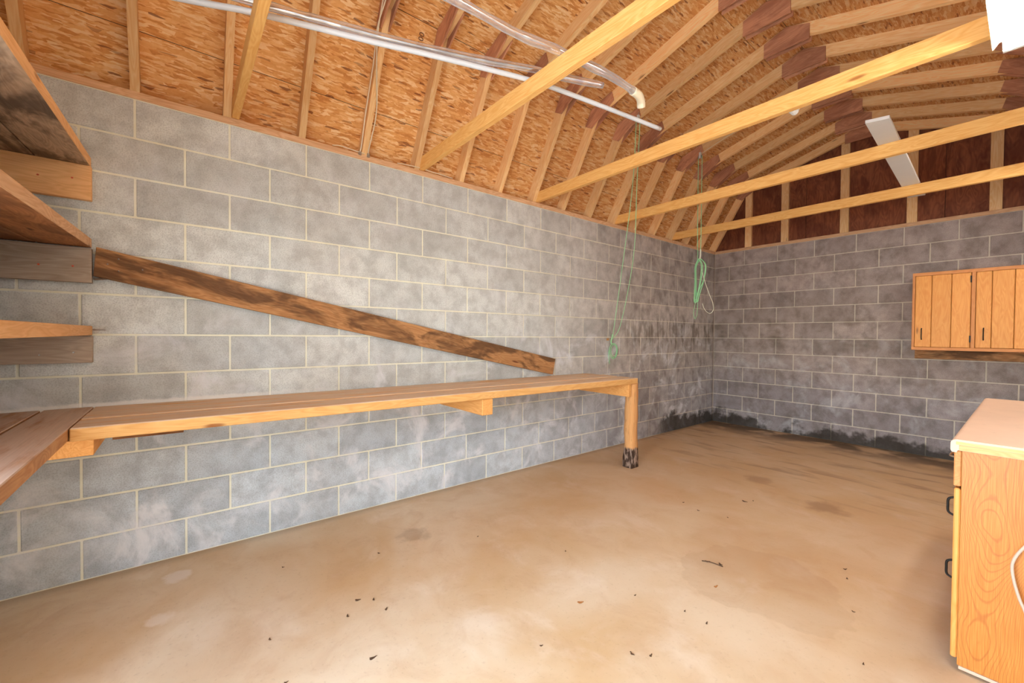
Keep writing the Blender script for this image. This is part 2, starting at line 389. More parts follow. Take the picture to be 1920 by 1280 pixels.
# ================================================================== STRUCTURE
def slab(name, boxes, mat, kind='structure'):
    bm = bmesh.new()
    for x0, x1, y0, y1, z0, z1 in boxes: add_box(bm, ((x0+x1)/2, (y0+y1)/2, (z0+z1)/2), (x1-x0, y1-y0, z1-z0))
    o = link(name, bm_mesh(bm, name), mat); put(o, Matrix.Identity(4)); tag(o, kind=kind); return o
floor = slab('floor', [(-.2, XW+.2, YN-.2, .2, -.12, 0.)], 'floor')
ground = slab('ground', [(-14, 18, -22, YN-.2, -.14, -.02)], 'dirt')
REC = .004
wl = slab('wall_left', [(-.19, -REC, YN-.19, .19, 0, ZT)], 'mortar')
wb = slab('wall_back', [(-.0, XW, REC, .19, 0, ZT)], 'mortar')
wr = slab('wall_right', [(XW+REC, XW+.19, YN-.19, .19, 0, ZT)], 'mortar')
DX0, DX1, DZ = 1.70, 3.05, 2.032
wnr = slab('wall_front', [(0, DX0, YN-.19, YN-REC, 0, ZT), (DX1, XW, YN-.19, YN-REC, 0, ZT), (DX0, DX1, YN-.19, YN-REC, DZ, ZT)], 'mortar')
J = .0105
bcache = {}
def block_mesh(L, seed=0):
    key = (round(L, 3), seed)
    if key not in bcache:
        bm = bmesh.new(); add_box(bm, (0, 0, 0), (L-J, .03, H-J), .0025)
        # slightly uneven face
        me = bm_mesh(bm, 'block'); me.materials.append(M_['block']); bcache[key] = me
    return bcache[key]
def course(wall, axis, a0, a1, fixed, rot, par, skip=None):
    for i in range(12):
        z = (i+.5)*H; off = par(i)
        e = a0
        cuts = [a0]; k = math.floor((a0-off)/BU)
        while True:
            c = off+k*BU
            if c > a0+.03 and c < a1-.03: cuts.append(c)
            if c >= a1: break
            k += 1
        cuts.append(a1)
        for c0, c1 in zip(cuts[:-1], cuts[1:]):
            if skip and skip(c0, c1, z): continue
            o = bpy.data.objects.new('block', block_mesh(c1-c0, 0)); COL.objects.link(o)
            mid = (c0+c1)/2; jit = random.uniform(-.0012, .0012)
            loc = Vector((fixed+jit, mid, z)) if axis == 'y' else Vector((mid, fixed+jit, z))
            m = Matrix.Rotation(rot, 4, 'Z'); m.translation = loc; put(o, m, wall)
course(wl, 'y', YN, 0, -.015, math.pi/2, lambda i: 0 if i % 2 == 0 else BU/2)
course(wb, 'x', 0, XW, .015, 0, lambda i: BU/2 if i % 2 == 0 else 0)
course(wr, 'y', YN, 0, XW+.015, math.pi/2, lambda i: 0 if i % 2 == 0 else BU/2)
course(wnr, 'x', 0, XW, YN-.015, 0, lambda i: BU/2 if i % 2 == 0 else 0, lambda c0, c1, z: z < DZ and c1 > DX0+.02 and c0 < DX1-.02)
def trim(name, *a, mat='plate'):
    o = box_obj(name, *a, mat); tag(o, kind='structure'); return o
trim('trim_1', -.14, .002, YN-.1, .1, ZT, ZP)
trim('trim_2', .002, XW-.002, -.004, .14, ZT, ZP)
trim('trim_3', XW-.002, XW+.14, YN-.1, .1, ZT, ZP)
trim('trim_4', .002, XW-.002, YN-.14, YN+.004, ZT, ZP)
for i, a in enumerate([(DX0-.02, DX0+.02, YN-.2, YN+.01, 0, DZ), (DX1-.02, DX1+.02, YN-.2, YN+.01, 0, DZ), (DX0+.02, DX1-.02, YN-.2, YN+.01, DZ-.02, DZ+.02)]):
    trim('trim_%d' % (5+i), *a)

# ---- roof profile
s1 = Vector((1, 1.76)).normalized(); s2 = Vector((1, .2896)).normalized()
n1 = Vector((-s1.y, s1.x)); n2 = Vector((-s2.y, s2.x)); D = .089
foot = Vector((0, ZP)); Jn = Vector((.425, 3.224)); Rk = Vector((XR, 3.101+.2896*XR))
def isect(p, d, q, e):
    t = ((q.x-p.x)*e.y-(q.y-p.y)*e.x)/(d.x*e.y-d.y*e.x); return p+d*t
Jo = isect(foot+n1*D, s1, Jn+n2*D, s2)
Ro = Vector((XR, (Jn+n2*D).y+(XR-(Jn+n2*D).x)*s2.y/s2.x))
Fo = foot+n1*D; Fo = Fo-s1*((Fo.y-ZP)/s1.y)
def mir(p): return (XW-p[0], p[1])
# ceiling shell and sheets
def shell():
    T = .03; off = .013
    prof = [Fo+n1*off-s1*.15, isect(Fo+n1*off, s1, Jo+n2*off, s2), Vector((XR, Ro.y+off*1.05))]
    full = prof+[Vector(mir(p)) for p in prof[-2::-1]]
    bm = bmesh.new(); y0, y1 = YN-.25, .2
    rows = [[bm.verts.new((p.x, y, p.y+dz)) for p in full] for y in (y0, y1) for dz in (0, T)]
    a, a2, b, b2 = rows[0], rows[1], rows[2], rows[3]
    for i in range(len(full)-1):
        bm.faces.new((a[i], a[i+1], b[i+1], b[i])); bm.faces.new((a2[i], b2[i], b2[i+1], a2[i+1]))
        bm.faces.new((a[i], a2[i], a2[i+1], a[i+1])); bm.faces.new((b[i], b[i+1], b2[i+1], b2[i]))
    bm.faces.new((a[0], b[0], b2[0], a2[0])); bm.faces.new((a[-1], a2[-1], b2[-1], b[-1]))
    o = link('ceiling', bm_mesh(bm, 'ceiling'), 'felt'); put(o, Matrix.Identity(4)); tag(o, kind='structure'); return o
ceil = shell()
def sheet(p, q, y0, y1, left=True):
    g = .0015; d = (q-p).normalized(); nn = Vector((-d.y, d.x)); p = p+d*g; q = q-d*g
    if not left: p = Vector(mir(p)); q = Vector(mir(q)); nn = Vector((-nn.x, nn.y)); d = Vector((-d.x, d.y))
    c = (p+q)/2+nn*.0065; L = (q-p).length
    X = Vector((0, 1, 0)); Y = Vector((d.x, 0, d.y)); Z = X.cross(Y)
    m = Matrix((X, Y, Z)).transposed().to_4x4(); m.translation = Vector((c.x, (y0+y1)/2, c.y))
    bm = bmesh.new(); add_box(bm, (0, 0, 0), (y1-y0-.004, L, .011))
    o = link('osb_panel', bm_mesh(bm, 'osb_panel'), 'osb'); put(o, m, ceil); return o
b1 = Fo+s1*.325
b2 = Jo+s2*1.12
for left in (True, False):
    for (p, q, cuts) in ((Fo-s1*.02, b1, (YN-.2, -5.12, -2.76, -.38, .15)), (b1, Jo, (YN-.2, -6.30, -3.94, -1.58, .15)), (Jo, b2, (YN-.2, -5.12, -2.76, -.38, .15)), (b2, Ro, (YN-.2, -6.30, -3.94, -1.58, .15))):
        for y0, y1 in zip(cuts[:-1], cuts[1:]): sheet(p, q, y0, y1, left)
# ---- gables
def ztop(x):
    x = min(x, XW-x)
    return (Fo.y+(x-Fo.x)*s1.y/s1.x) if x < Jo.x else (Jo.y+(x-Jo.x)*s2.y/s2.x)
def gable(name, yin, sgn):
    # first plywood sheet set as children of an outer backing wall
    pts = [Fo, Jo, Ro, Vector(mir(Jo)), Vector(mir(Fo))]
    y0, y1 = sorted((yin+sgn*.056, yin+sgn*.12))
    bm = bmesh.new(); A = [bm.verts.new((p.x, y0, p.y)) for p in pts]; B = [bm.verts.new((p.x, y1, p.y)) for p in pts]
    bm.faces.new(A); bm.faces.new(B[::-1])
    for i in range(5): bm.faces.new((A[i], B[i], B[(i+1) % 5], A[(i+1) % 5]))
    g = link(name, bm_mesh(bm, name), 'felt'); put(g, Matrix.Identity(4)); tag(g, kind='structure')
    xs = [Fo.x+.02, 1.11, 2.33, XW-Fo.x-.02]
    for x0, x1 in zip(xs[:-1], xs[1:]):
        x0 += .002; x1 -= .002
        top = [(x1, ztop(x1))]+[(p.x, p.y) for p in (Vector(mir(Jo)), Ro, Jo) if x0 < p.x < x1]+[(x0, ztop(x0))]
        ya, yb = sorted((yin+sgn*.040, yin+sgn*.054))
        prism_xz('plywood_panel', [(x0, ZP), (x1, ZP)]+top, ya, yb, 'gable', g, (0, 1))
    for xc in (.443, .886, 1.506, 2.087, 2.674, 3.0):
        ya, yb = sorted((yin+sgn*.001, yin+sgn*.039))
        x0, x1 = xc-.041, xc+.041
        prism_xz('stud', [(x0, ZP), (x1, ZP), (x1, ztop(x1)-.01), (x0, ztop(x0)-.01)], ya, yb, 'rafter', g, (0, 1))
    return g
gable('wall_gable_back', .012, 1)
gable('wall_gable_front', YN-.012, -1)

# ================================================================== TRUSSES
ordn = ['', 'first', 'second', 'third', 'fourth', 'fifth', 'sixth', 'seventh', 'eighth', 'ninth', 'tenth', 'eleventh', 'twelfth', 'thirteenth', 'fourteenth', 'fifteenth', 'sixteenth', 'seventeenth', 'eighteenth', 'nineteenth']
G1 = Vector((.37, 3.127)); G3 = Vector((.617, 3.28))
gA = [G1, G3, G3+n2*.083, Jo-(n1+n2)*.003, G1+n1*.083]
gR = [Vector((1.508, 3.503)), Vector((XW-1.508, 3.503)), Vector((XW-1.508, 3.503+.111)), Vector((XR, Ro.y-.006)), Vector((1.508, 3.503+.111))]
def truss(k):
    y1 = yf(k); y0 = y1-.038; n = 18-k
    if k == 17: lab = 'gambrel roof truss set against the far plywood gable'
    elif k == 16: lab = 'gambrel roof truss nearest in front of the far gable truss'
    else: lab = '%s wooden gambrel roof truss counted from the far gable' % ordn[n]
    if k in (2, 5, 8, 11, 14): lab += ', with a ceiling tie beside it'
    t = empty('roof_truss', (XR, (y0+y1)/2, ZP), lab, 'truss', 'gambrel roof trusses')
    L1 = [foot, Jn, Jo, Fo]; L2 = [Jn, Rk, Ro, Jo]
    prism_xz('rafter', L1, y0, y1, 'rafter', t, s1); prism_xz('rafter', [mir(p) for p in L1], y0, y1, 'rafter', t, (-s1.x, s1.y))
    prism_xz('rafter', L2, y0, y1, 'rafter', t, s2); prism_xz('rafter', [mir(p) for p in L2], y0, y1, 'rafter', t, (-s2.x, s2.y))
    ga = (Jo-G1+G3-Jo); 
    for ya, yb in (((y0-.0115, y0-.0005), (y1+.0005, y1+.0115)) if k < 17 else ((y0-.0115, y0-.0005),)):
        prism_xz('gusset_plate', gA, ya, yb, 'gusset', t, (G3-G1)); prism_xz('gusset_plate', [mir(p) for p in gA], ya, yb, 'gusset', t, (-(G3-G1).x, (G3-G1).y))
        prism_xz('gusset_plate', gR, ya, yb, 'gusset', t, (1, 0.12))
for k in range(-1, 18): truss(k)
# ---- ceiling ties
tl = {2: 'yellow spruce ceiling tie at upper left, crossing both conduit runs', 5: 'yellow spruce ceiling tie ahead of the shelves, crossing under the conduit middle',
      8: 'long yellow ceiling tie ending at the lit tube light', 11: 'yellow ceiling tie under the near end of the white board', 14: 'farthest ceiling tie, next to the gable, under the white board end'}
tied = {}
for k, l in tl.items():
    y = yf(k)
    t = box_obj('ceiling_tie', .004, XW-.004, y+.0005, y+.0385, ZP, ZP+.089, 'tie'); tag(t, l, 'beam', 'ceiling ties across the room'); tied[k] = t
TT = ZP+.089

# ================================================================== SHELVES (near corner)
SY = -6.456
def tilt_about(zs, slope): 
    m = Matrix.Rotation(math.atan(slope), 4, 'Y'); m.translation = Vector((0, 0, zs)); return m
def shelf(zb, th, slope, widths, mats, edge, label, cleat, cmat, XL=1.60):
    e = empty('wall_shelf', None, label, 'shelf', 'plank shelves in the near left corner', m=tilt_about(zb, slope))
    y = SY
    for i, (w, mt) in enumerate(zip(widths, mats)):
        bm = bmesh.new(); add_box(bm, (0, 0, 0), (XL, w-.006, th), .002)
        o = link('plank', bm_mesh(bm, 'plank'), mt); m = PW[e.name] @ Matrix.Translation(Vector((XL/2+.006, y-w/2, th/2))); put(o, m, e)
        if i == 0 and edge:
            o.data.materials.append(M_[edge])
            for p in o.data.polygons:
                if p.normal.y > .7: p.material_index = 1
        y -= w
    z1, z0 = cleat
    box_obj('cleat', .003, .04, YN+.03, SY, z0, z1, cmat, e)
    return e
W3 = (.185, .19, .25)
sh1 = shelf(2.044, .044, .062, W3, ('shelf_old', 'shelf_old', 'shelf_old'), 'shelf_edge', 'topmost plank shelf in the near left corner, dark-stained underneath', (2.04, 1.874), 'shelf_edge')
sh2 = shelf(1.648, .044, .045, W3, ('shelf_brown', 'shelf_brown', 'shelf_brown'), 'plate', 'brown plank shelf level with the high end of the diagonal board', (1.641, 1.472), 'grey_board')
sh3 = shelf(1.216, .046, 0., W3, ('shelf_brown', 'shelf_brown', 'shelf_brown'), 'shelf_edge', 'short orange-edged plank shelf above the workbench, metal ring on its end', (1.212, 1.082), 'grey_board')
for e, zc in ((sh1, 1.97), (sh2, 1.56), (sh3, 1.14)):
    for yy, mt in ((-6.52, 'rednail'), (-6.63, 'rednail')):
        bm = bmesh.new(); bmesh.ops.create_cone(bm, cap_ends=True, segments=10, radius1=.0045, radius2=.003, depth=.004)
        o = link('nail_head', bm_mesh(bm, 'nail_head'), mt if e is not sh3 else 'steel'); m = Matrix.Rotation(math.pi/2, 4, 'Y'); m.translation = Vector((.0415, yy, zc+random.uniform(-.02, .02))); put(o, m, e)
# ring on shelf 3
bm = bmesh.new(); ring = [(.055+.0*i, SY+.022+.020*math.cos(a), 1.245+.004*math.sin(a)) for i, a in enumerate([2*math.pi*j/16 for j in range(16)])]
ring = [(.05+.020*math.sin(2*math.pi*j/16), SY+.026+.020*math.cos(2*math.pi*j/16), 1.243) for j in range(17)]
o = tube_obj('ring_hook', ring, .0036, 'steel', sh3, 6, 2)
sh4 = empty('wall_shelf', (0, SY, .81), 'bench-level plank shelf running out of frame at lower left', 'shelf', 'plank shelves in the near left corner')
y = SY+.0
for w in (.178, .19, .25):
    box_obj('plank', .012, 1.60, y-w+.010, y, .812, .862, 'shelf', sh4, .003); y -= w
box_obj('cleat', .004, .04, YN+.03, SY-.02, .70, .811, 'grey_board', sh4)
# square posts holding the outer ends of the shelves, out of frame
post = empty('shelf_post', (1.65, SY-.06, 0), 'square wooden post holding the outer ends of the shelves', 'post')
box_obj('post', 1.607, 1.69, SY-.10, SY-.01, 0, 2.06, 'bench_o', post); box_obj('post', 1.607, 1.69, YN+.03, YN+.12, 0, 2.06, 'bench_o', post)

# ================================================================== WORKBENCH
ang = -math.atan(.019/3.65)
bench = empty('workbench', None, 'long plank workbench fixed along the block wall on a hewn leg', 'bench', m=Matrix.Translation(Vector((0, SY, .862))) @ Matrix.Rotation(ang, 4, 'X'))
def bpart(name, x0, x1, y0, y1, z0, z1, mat, bev=.002):
    """box in bench-local coordinates"""
    d = (x1-x0, y1-y0, z1-z0); c = Vector(((x0+x1)/2, (y0+y1)/2, (z0+z1)/2)); ax = 1 if d[1] > d[0] else 0
    s = (d[1], d[0], d[2]) if ax else d; Rm = Matrix(((0, -1, 0), (1, 0, 0), (0, 0, 1))).to_4x4() if ax else Matrix.Identity(4)
    bm = bmesh.new(); add_box(bm, (0, 0, 0), s, bev); o = link(name, bm_mesh(bm, name), mat)
    put(o, PW[bench.name] @ Matrix.Translation(c) @ Rm, bench); return o
bl = 3.69
bpart('plank', .416, .615, .004, bl, -.052, 0, 'bench', .004)
bpart('plank', .214, .390, .004, bl-.015, -.052, .001, 'bench', .004)
bpart('plank', .012, .199, .004, bl-.03, -.052, -.001, 'bench', .004)
bpart('joist', .004, .590, -.09, .068, -.118, -.053, 'bench_o')
bpart('joist', .004, .603, 1.932, 2.020, -.165, -.053, 'bench_o', .004)
bpart('joist', .004, .606, 3.560, 3.600, -.170, -.053, 'bench_o')
bpart('ledger', .004, .04, .07, .351, -.17, -.053, 'shelf_brown')
bpart('ledger', .004, .04, 3.1, 3.555, -.14, -.053, 'shelf_brown')
# hewn leg
bm = bmesh.new(); rings = []; zt = .795
for i in range(19):
    t = i/18; z = zt*t; w = .052+.012*max(0, 1-t*3.2); d_ = .060+.010*max(0, 1-t*3.0); rg = []
    for k in range(12):
        a = 2*math.pi*(k+.5)/12; cs, sn = math.cos(a), math.sin(a); q = 1/max(abs(cs), abs(sn))**.72
        nn = mnoise.noise(Vector((cs*1.5, sn*1.5, z*7)))*.007
        rg.append(bm.verts.new((.560+cs*(w+nn)*q*.86, -2.788+sn*(d_+nn)*q*.86, z)))
    rings.append(rg)
for i in range(18):
    for k in range(12): bm.faces.new((rings[i][k], rings[i][(k+1) % 12], rings[i+1][(k+1) % 12], rings[i+1][k]))
bm.faces.new(rings[0][::-1]); bm.faces.new(rings[-1])
o = link('leg', bm_mesh(bm, 'leg', True), 'log'); put(o, Matrix.Identity(4), bench)

# ---- diagonal board on the wall
def quad_board(name, c, mat, t=.035, x0=.003):
    d = (Vector(c[2])-Vector(c[0])); a = Vector((0, d[0], d[1])).normalized(); n = Vector((1, 0, 0)); b = n.cross(a)
    m = Matrix((a, b, n)).transposed().to_4x4(); cy = sum(p[0] for p in c)/4; cz = sum(p[1] for p in c)/4
    m.translation = Vector((x0+t/2, cy, cz)); inv = m.inverted(); bm = bmesh.new()
    A = [bm.verts.new(inv @ Vector((x0, p[0], p[1]))) for p in c]; B = [bm.verts.new(inv @ Vector((x0+t, p[0], p[1]))) for p in c]
    bm.faces.new(A); bm.faces.new(B[::-1])
    for i in range(4): bm.faces.new((A[i], B[i], B[(i+1) % 4], A[(i+1) % 4]))
    bmesh.ops.bevel(bm, geom=bm.edges[:], offset=.002, segments=1, affect='EDGES')
    o = link(name, bm_mesh(bm, name), mat); put(o, m); return o
db = quad_board('diagonal_board', [(-6.440, 1.650), (-6.452, 1.507), (-3.314, .858), (-3.281, 1.008)], 'brace')
tag(db, 'dark stained board fixed diagonally across the block wall', 'board')
for (yy, zz) in ((-6.36, 1.60), (-6.36, 1.54), (-6.27, 1.555), (-6.40, 1.57)):
    bm = bmesh.new(); bmesh.ops.create_uvsphere(bm, u_segments=8, v_segments=5, radius=.0035); o = link('nail_head', bm_mesh(bm, 'nail_head'), 'steel'); put(o, Matrix.Translation(Vector((.040, yy, zz))), db)
sm = quad_board('wood_shim', [(-6.452, 1.500), (-6.452, 1.488), (-6.385, 1.500), (-6.385, 1.505)], 'shelf_old', .02); tag(sm, 'thin wood sliver wedged under the high end of the diagonal board', 'wood scrap')

# ================================================================== BASE CABINET
CX0, CY0, CY1 = 2.757, -3.862, -2.22
cab = empty('base_cabinet', (3.04, -3.05, 0), 'oak laminate base cabinet with pale top at the right edge', 'cabinet')
ep = box_obj('end_panel', CX0, XW-.01, CY0, CY0+.018, .0, .826, 'oak', cab)
# grain of the end panel runs upward: rebuild with local axes = world
bm = bmesh.new(); add_box(bm, (0, 0, 0), (XW-.012-CX0, .018, .80), .001)
ep.data = bm_mesh(bm, 'end_panel'); ep.data.materials.append(M_['oak']); put(ep, Matrix.Translation(Vector(((XW-.012+CX0)/2, CY0+.009, .424))), cab)
ep.data.transform(Matrix.Translation(Vector((0, 0, 0))))
box_obj('chipped_edge', CX0+.004, CX0+.30, CY0+.001, CY0+.016, .010, .022, 'counter', cab, .001)
box_obj('side_panel', CX0, XW-.012, CY1-.018, CY1, .02, .826, 'honey_frame', cab)
box_obj('base', CX0+.06, XW-.012, CY0+.03, CY1-.02, 0, .10, 'gable', cab)
box_obj('back_panel', XW-.012, XW-.002, CY0, CY1, .02, .826, 'gable', cab)
box_obj('shelf_board', CX0+.02, XW-.014, CY0+.02, CY1-.02, .40, .415, 'honey_frame', cab)
ny = 4; yw = (CY1-CY0)/ny
for i in range(ny):
    a = CY0+i*yw+.002; b = a+yw-.004
    dr = box_obj('drawer', CX0-.020, CX0-.001, a, b, .688, .822, 'honey_frame', cab, .003)
    dd = box_obj('door', CX0-.018, CX0-.001, a, b, .045, .680, 'honey', cab, .004)
    yc = (a+b)/2
    tube_obj('pull', [(CX0-.020, yc-.045, .765), (CX0-.042, yc-.032, .765), (CX0-.045, yc, .765), (CX0-.042, yc+.032, .765), (CX0-.020, yc+.045, .765)], .004, 'chrome', dr, 8)
    for z in ((.60, .36) if i == 0 else (.60,)):
        tube_obj('pull', [(CX0-.018, a+.04, z+.035), (CX0-.034, a+.04, z+.025), (CX0-.036, a+.04, z), (CX0-.034, a+.04, z-.025), (CX0-.018, a+.04, z-.035)], .004, 'black', dd, 8)
# countertop: rolled front edge
bm = bmesh.new(); pr = []
x0, x1, z0, z1 = 2.730, XW-.006, .828, .868; rr = .016
pr = [(x1, z0), (x0+.018, z0), (x0+.016, z0-.008), (x0+.004, z0-.008), (x0, z0)]
for j in range(6):
    a = math.pi-j/5*math.pi/2; pr.append((x0+rr+rr*math.cos(a), z1-rr+rr*math.sin(a)))
pr.append((x1, z1))
yA, yB = -3.895, CY1+.03
A = [bm.verts.new((p[0], yA, p[1])) for p in pr]; B = [bm.verts.new((p[0], yB, p[1])) for p in pr]
bm.faces.new(A); bm.faces.new(B[::-1])
for i in range(len(pr)): bm.faces.new((A[i], B[i], B[(i+1) % len(pr)], A[(i+1) % len(pr)]))
ct = link('countertop', bm_mesh(bm, 'countertop'), 'counter'); put(ct, Matrix.Identity(4), cab)
box_obj('edge_strip', x0+.022, x1, yA-.003, yA+.001, z0+.001, z0+.020, 'shelf_edge', ct, .0008)
box_obj('edge_strip', x0+.014, x1, yA-.0015, yA+.001, z0+.021, z1-.008, 'shelf_edge', ct, .0006)
# cord
cd = tube_obj('power_cord', [(3.04, -3.72, .8735), (3.0, -3.84, .8735), (2.965, -3.895, .8745), (2.955, -3.912, .85), (2.945, -3.906, .78), (2.935, -3.900, .66), (2.925, -3.895, .57), (2.906, -3.893, .533), (2.890, -3.893, .497), (2.882, -3.893, .460), (2.887, -3.893, .41), (2.900, -3.893, .354), (2.915, -3.893, .31), (2.94, -3.893, .22), (2.97, -3.91, .08), (3.02, -3.96, .008), (3.10, -4.02, .008)], .0045, 'cord', n=8)
tag(cd, 'beige power cord looping down the cabinet end panel', 'cord')

# ================================================================== WALL CABINET
wc = empty('wall_cabinet', (2.76, -.15, 1.116), 'honey pine wall cabinet with plank doors on the back wall', 'cabinet')
FY = -.30; wx0, wx1, wz0, wz1 = 2.147, XW-.01, 1.120, 1.895
box_obj('top_panel', wx0, wx1, FY+.02, -.001, wz1-.018, wz1, 'honey_frame', wc); box_obj('bottom_panel', wx0, wx1, FY+.02, -.001, wz0, wz0+.018, 'honey_frame', wc)
box_obj('side_panel', wx0, wx0+.018, FY+.02, -.001, wz0+.018, wz1-.018, 'honey_frame', wc); box_obj('side_panel', wx1-.018, wx1, FY+.02, -.001, wz0+.018, wz1-.018, 'honey_frame', wc)
box_obj('back_panel', wx0+.018, wx1-.018, -.010, -.002, wz0+.018, wz1-.018, 'honey_frame', wc)
box_obj('frame_rail', wx0, wx1, FY, FY+.019, wz0, wz0+.030, 'honey_frame', wc); box_obj('frame_rail', wx0, wx1, FY, FY+.019, wz1-.032, wz1, 'honey_frame', wc)
dx = [(2.169, 2.549), (2.580, 2.949), (2.975, 3.300)]
box_obj('frame_stile', wx0, 2.167, FY, FY+.019, wz0+.030, wz1-.032, 'honey_frame', wc)
box_obj('frame_stile', 2.551, 2.578, FY, FY+.019, wz0+.030, wz1-.032, 'honey_frame', wc); box_obj('frame_stile', 2.951, 2.973, FY, FY+.019, wz0+.030, wz1-.032, 'honey_frame', wc)
splits = [(2.169, 2.287, 2.422, 2.549), (2.580, 2.678, 2.812, 2.949), (2.975, 3.085, 3.19, 3.300)]
for (a, b), sp in zip(dx, splits):
    d = empty('door', ((a+b)/2, FY, (wz0+wz1)/2), None, None); d.name = 'door'; put(d, PW[d.name], wc)
    for i in range(3):
        box_obj('plank', sp[i]+.0015, sp[i+1]-.0015, FY-.004-(.0015 if i % 2 else 0), FY+.014, wz0+.032, wz1-.034, 'honey', d, .003)
    hx = a+.052
    tube_obj('pull', [(hx, FY-.005, 1.338), (hx, FY-.022, 1.325), (hx, FY-.024, 1.28), (hx, FY-.022, 1.240), (hx, FY-.005, 1.226)], .0045, 'black', d, 6)
    for z in (1.80, 1.235): box_obj('hinge', b-.006, b+.004, FY-.010, FY-.004, z-.032, z+.032, 'black', d, .001)
lb = box_obj('ledger_board', 2.139, XW-.004, -.024, -.001, 1.025, 1.112, 'shelf_old'); lb.data.materials[0] = M_['brace']
tag(lb, 'dark board screwed to the wall below the pine wall cabinet', 'board')

# ================================================================== TUBE LIGHT
def strip(a0, a1, FXY0, FXY1, label):
    global fx
    fx = empty('ceiling_light', ((a0+a1)/2, (FXY0+FXY1)/2, ZP), label, 'light', 'twin-tube strips under the ceiling ties')
    bm = bmesh.new(); zt_ = ZP-.0005; w = a1-a0; cx = (a0+a1)/2
    prof = [(a0, ZP-.034), (a0+.002, ZP-.034), (a0+.018, ZP-.012), (cx-.032, ZP-.008), (cx+.032, ZP-.008), (a1-.018, ZP-.012), (a1-.002, ZP-.034), (a1, ZP-.034), (a1, zt_), (a0, zt_)]
    A = [bm.verts.new((p[0], FXY0, p[1])) for p in prof]; B = [bm.verts.new((p[0], FXY1, p[1])) for p in prof]
    n_ = len(prof)
    for i in range(n_): bm.faces.new((A[i], B[i], B[(i+1) % n_], A[(i+1) % n_]))
    bm.faces.new(A); bm.faces.new(B[::-1])
    o = link('housing', bm_mesh(bm, 'housing'), 'white_enamel'); put(o, Matrix.Identity(4), fx)
    for yy in (FXY0+.012, FXY1-.012): box_obj('lamp_holder', cx-.045, cx+.045, yy-.010, yy+.010, ZP-.062, ZP-.010, 'white_enamel', fx)
    for xx in (cx-.0255, cx+.0255):
        bm = bmesh.new(); sweep_bm(bm, [(xx, FXY0+.024, ZP-.046), (xx, FXY1-.024, ZP-.046)], .019, 16, 1)
        o = link('fluorescent_tube', bm_mesh(bm, 'fluorescent_tube', False), 'tube'); put(o, Matrix.Identity(4), fx)
strip(2.786, 2.934, -4.72, -3.455, 'lit white twin-tube fluorescent strip hung under the ceiling ties at upper right')
strip(3.02, 3.168, -2.36, -1.12, 'added unseen twin-tube strip that brightens the back wall and far gable')  # added out-of-view strip that lifts the dark back wall

# ================================================================== THINGS ON THE TIES
zb = TT+.001
P0 = [(2.242, -2.793), (2.351, -2.761), (2.273, -.712), (2.156, -.734)]
bm = bmesh.new(); A = [bm.verts.new((p[0], p[1], zb)) for p in P0]; B = [bm.verts.new((p[0], p[1], zb+.020)) for p in P0]
bm.faces.new(A); bm.faces.new(B[::-1])
for i in range(4): bm.faces.new((A[i], B[i], B[(i+1) % 4], A[(i+1) % 4]))
bmesh.ops.bevel(bm, geom=bm.edges[:], offset=.0015, segments=1, affect='EDGES')
o = link('white_board', bm_mesh(bm, 'white_board'), 'white_board'); put(o, Matrix.Identity(4)); tag(o, 'narrow white board lying across the two farthest ceiling ties', 'board')
pz = TT+.0135
pv = tube_obj('pvc_pipe', [(.50, -6.75, pz), (.755, -6.094, pz), (.852, -5.865, pz), (.995, -5.419, pz), (1.075, -5.19, pz), (1.216, -4.747, pz), (1.262, -4.555, pz), (1.33, -4.1, pz), (1.385, -3.683, pz)], .0125, 'pvc', n=12)
tag(pv, 'long thin grey-white pipe lying on the ceiling ties', 'pipe')
SP = [(.69, -6.60, 2.612), (.878, -5.834, 2.612), (.934, -5.634, 2.612), (.993, -5.419, 2.612), (1.071, -5.188, 2.612), (1.163, -4.942, 2.612), (1.277, -4.686, 2.611), (1.322, -4.555, 2.606), (1.43, -4.315, 2.598)]
pc = tube_obj('plastic_sleeve', SP, .0175, 'sleeve', n=12, rf=lambda t: 1+.10*math.sin(t*23)+.06*math.sin(t*61))
tag(pc, 'clear plastic sleeve lying beside the grey-white pipe on the ties', 'plastic tube')
core = tube_obj('steel_rod', [(p[0], p[1], p[2]-.004) for p in SP[:-2]]+[(1.31, -4.59, 2.603)], .007, 'steel', pc, 6)
p3 = tube_obj('plastic_sleeve', [(1.40, -5.95, TT+.021), (1.435, -5.226, TT+.021), (1.446, -4.932, TT+.021), (1.483, -4.734, TT+.021), (1.501, -4.569, TT+.021), (1.52, -4.35, TT+.021), (1.513, -4.146, TT+.023)], .020, 'sleeve', n=12, rf=lambda t: 1+.08*math.sin(t*19)+.06*math.sin(t*53))
tag(p3, 'clear plastic sleeve with a cream elbow end near the rope pulley', 'plastic tube')
tube_obj('elbow_cap', [(1.513, -4.165, TT+.023), (1.508, -4.10, TT+.022), (1.492, -4.055, TT+.012), (1.480, -4.035, TT-.010)], .023, 'cable', p3, 12, 4)
# insulator knob under tie of truss 8
kb = empty('wire_knob', (2.06, yf(8)+.06, 2.5), 'small ribbed white wire knob under the long yellow tie', 'insulator')
bm = bmesh.new(); sweep_bm(bm, [(2.060, yf(8)+.045, 2.508), (2.060, yf(8)+.105, 2.500)], .020, 12, 1)
for q in range(4): sweep_bm(bm, [(2.060, yf(8)+.050+q*.014, 2.508), (2.060, yf(8)+.056+q*.014, 2.507)], .025, 12, 1)
o = link('ribbed_body', bm_mesh(bm, 'ribbed_body'), 'white_enamel'); put(o, Matrix.Identity(4), kb)
tube_obj('bolt', [(2.060, yf(8)+.036, 2.508), (2.060, yf(8)+.05, 2.508)], .005, 'steel', kb, 6)

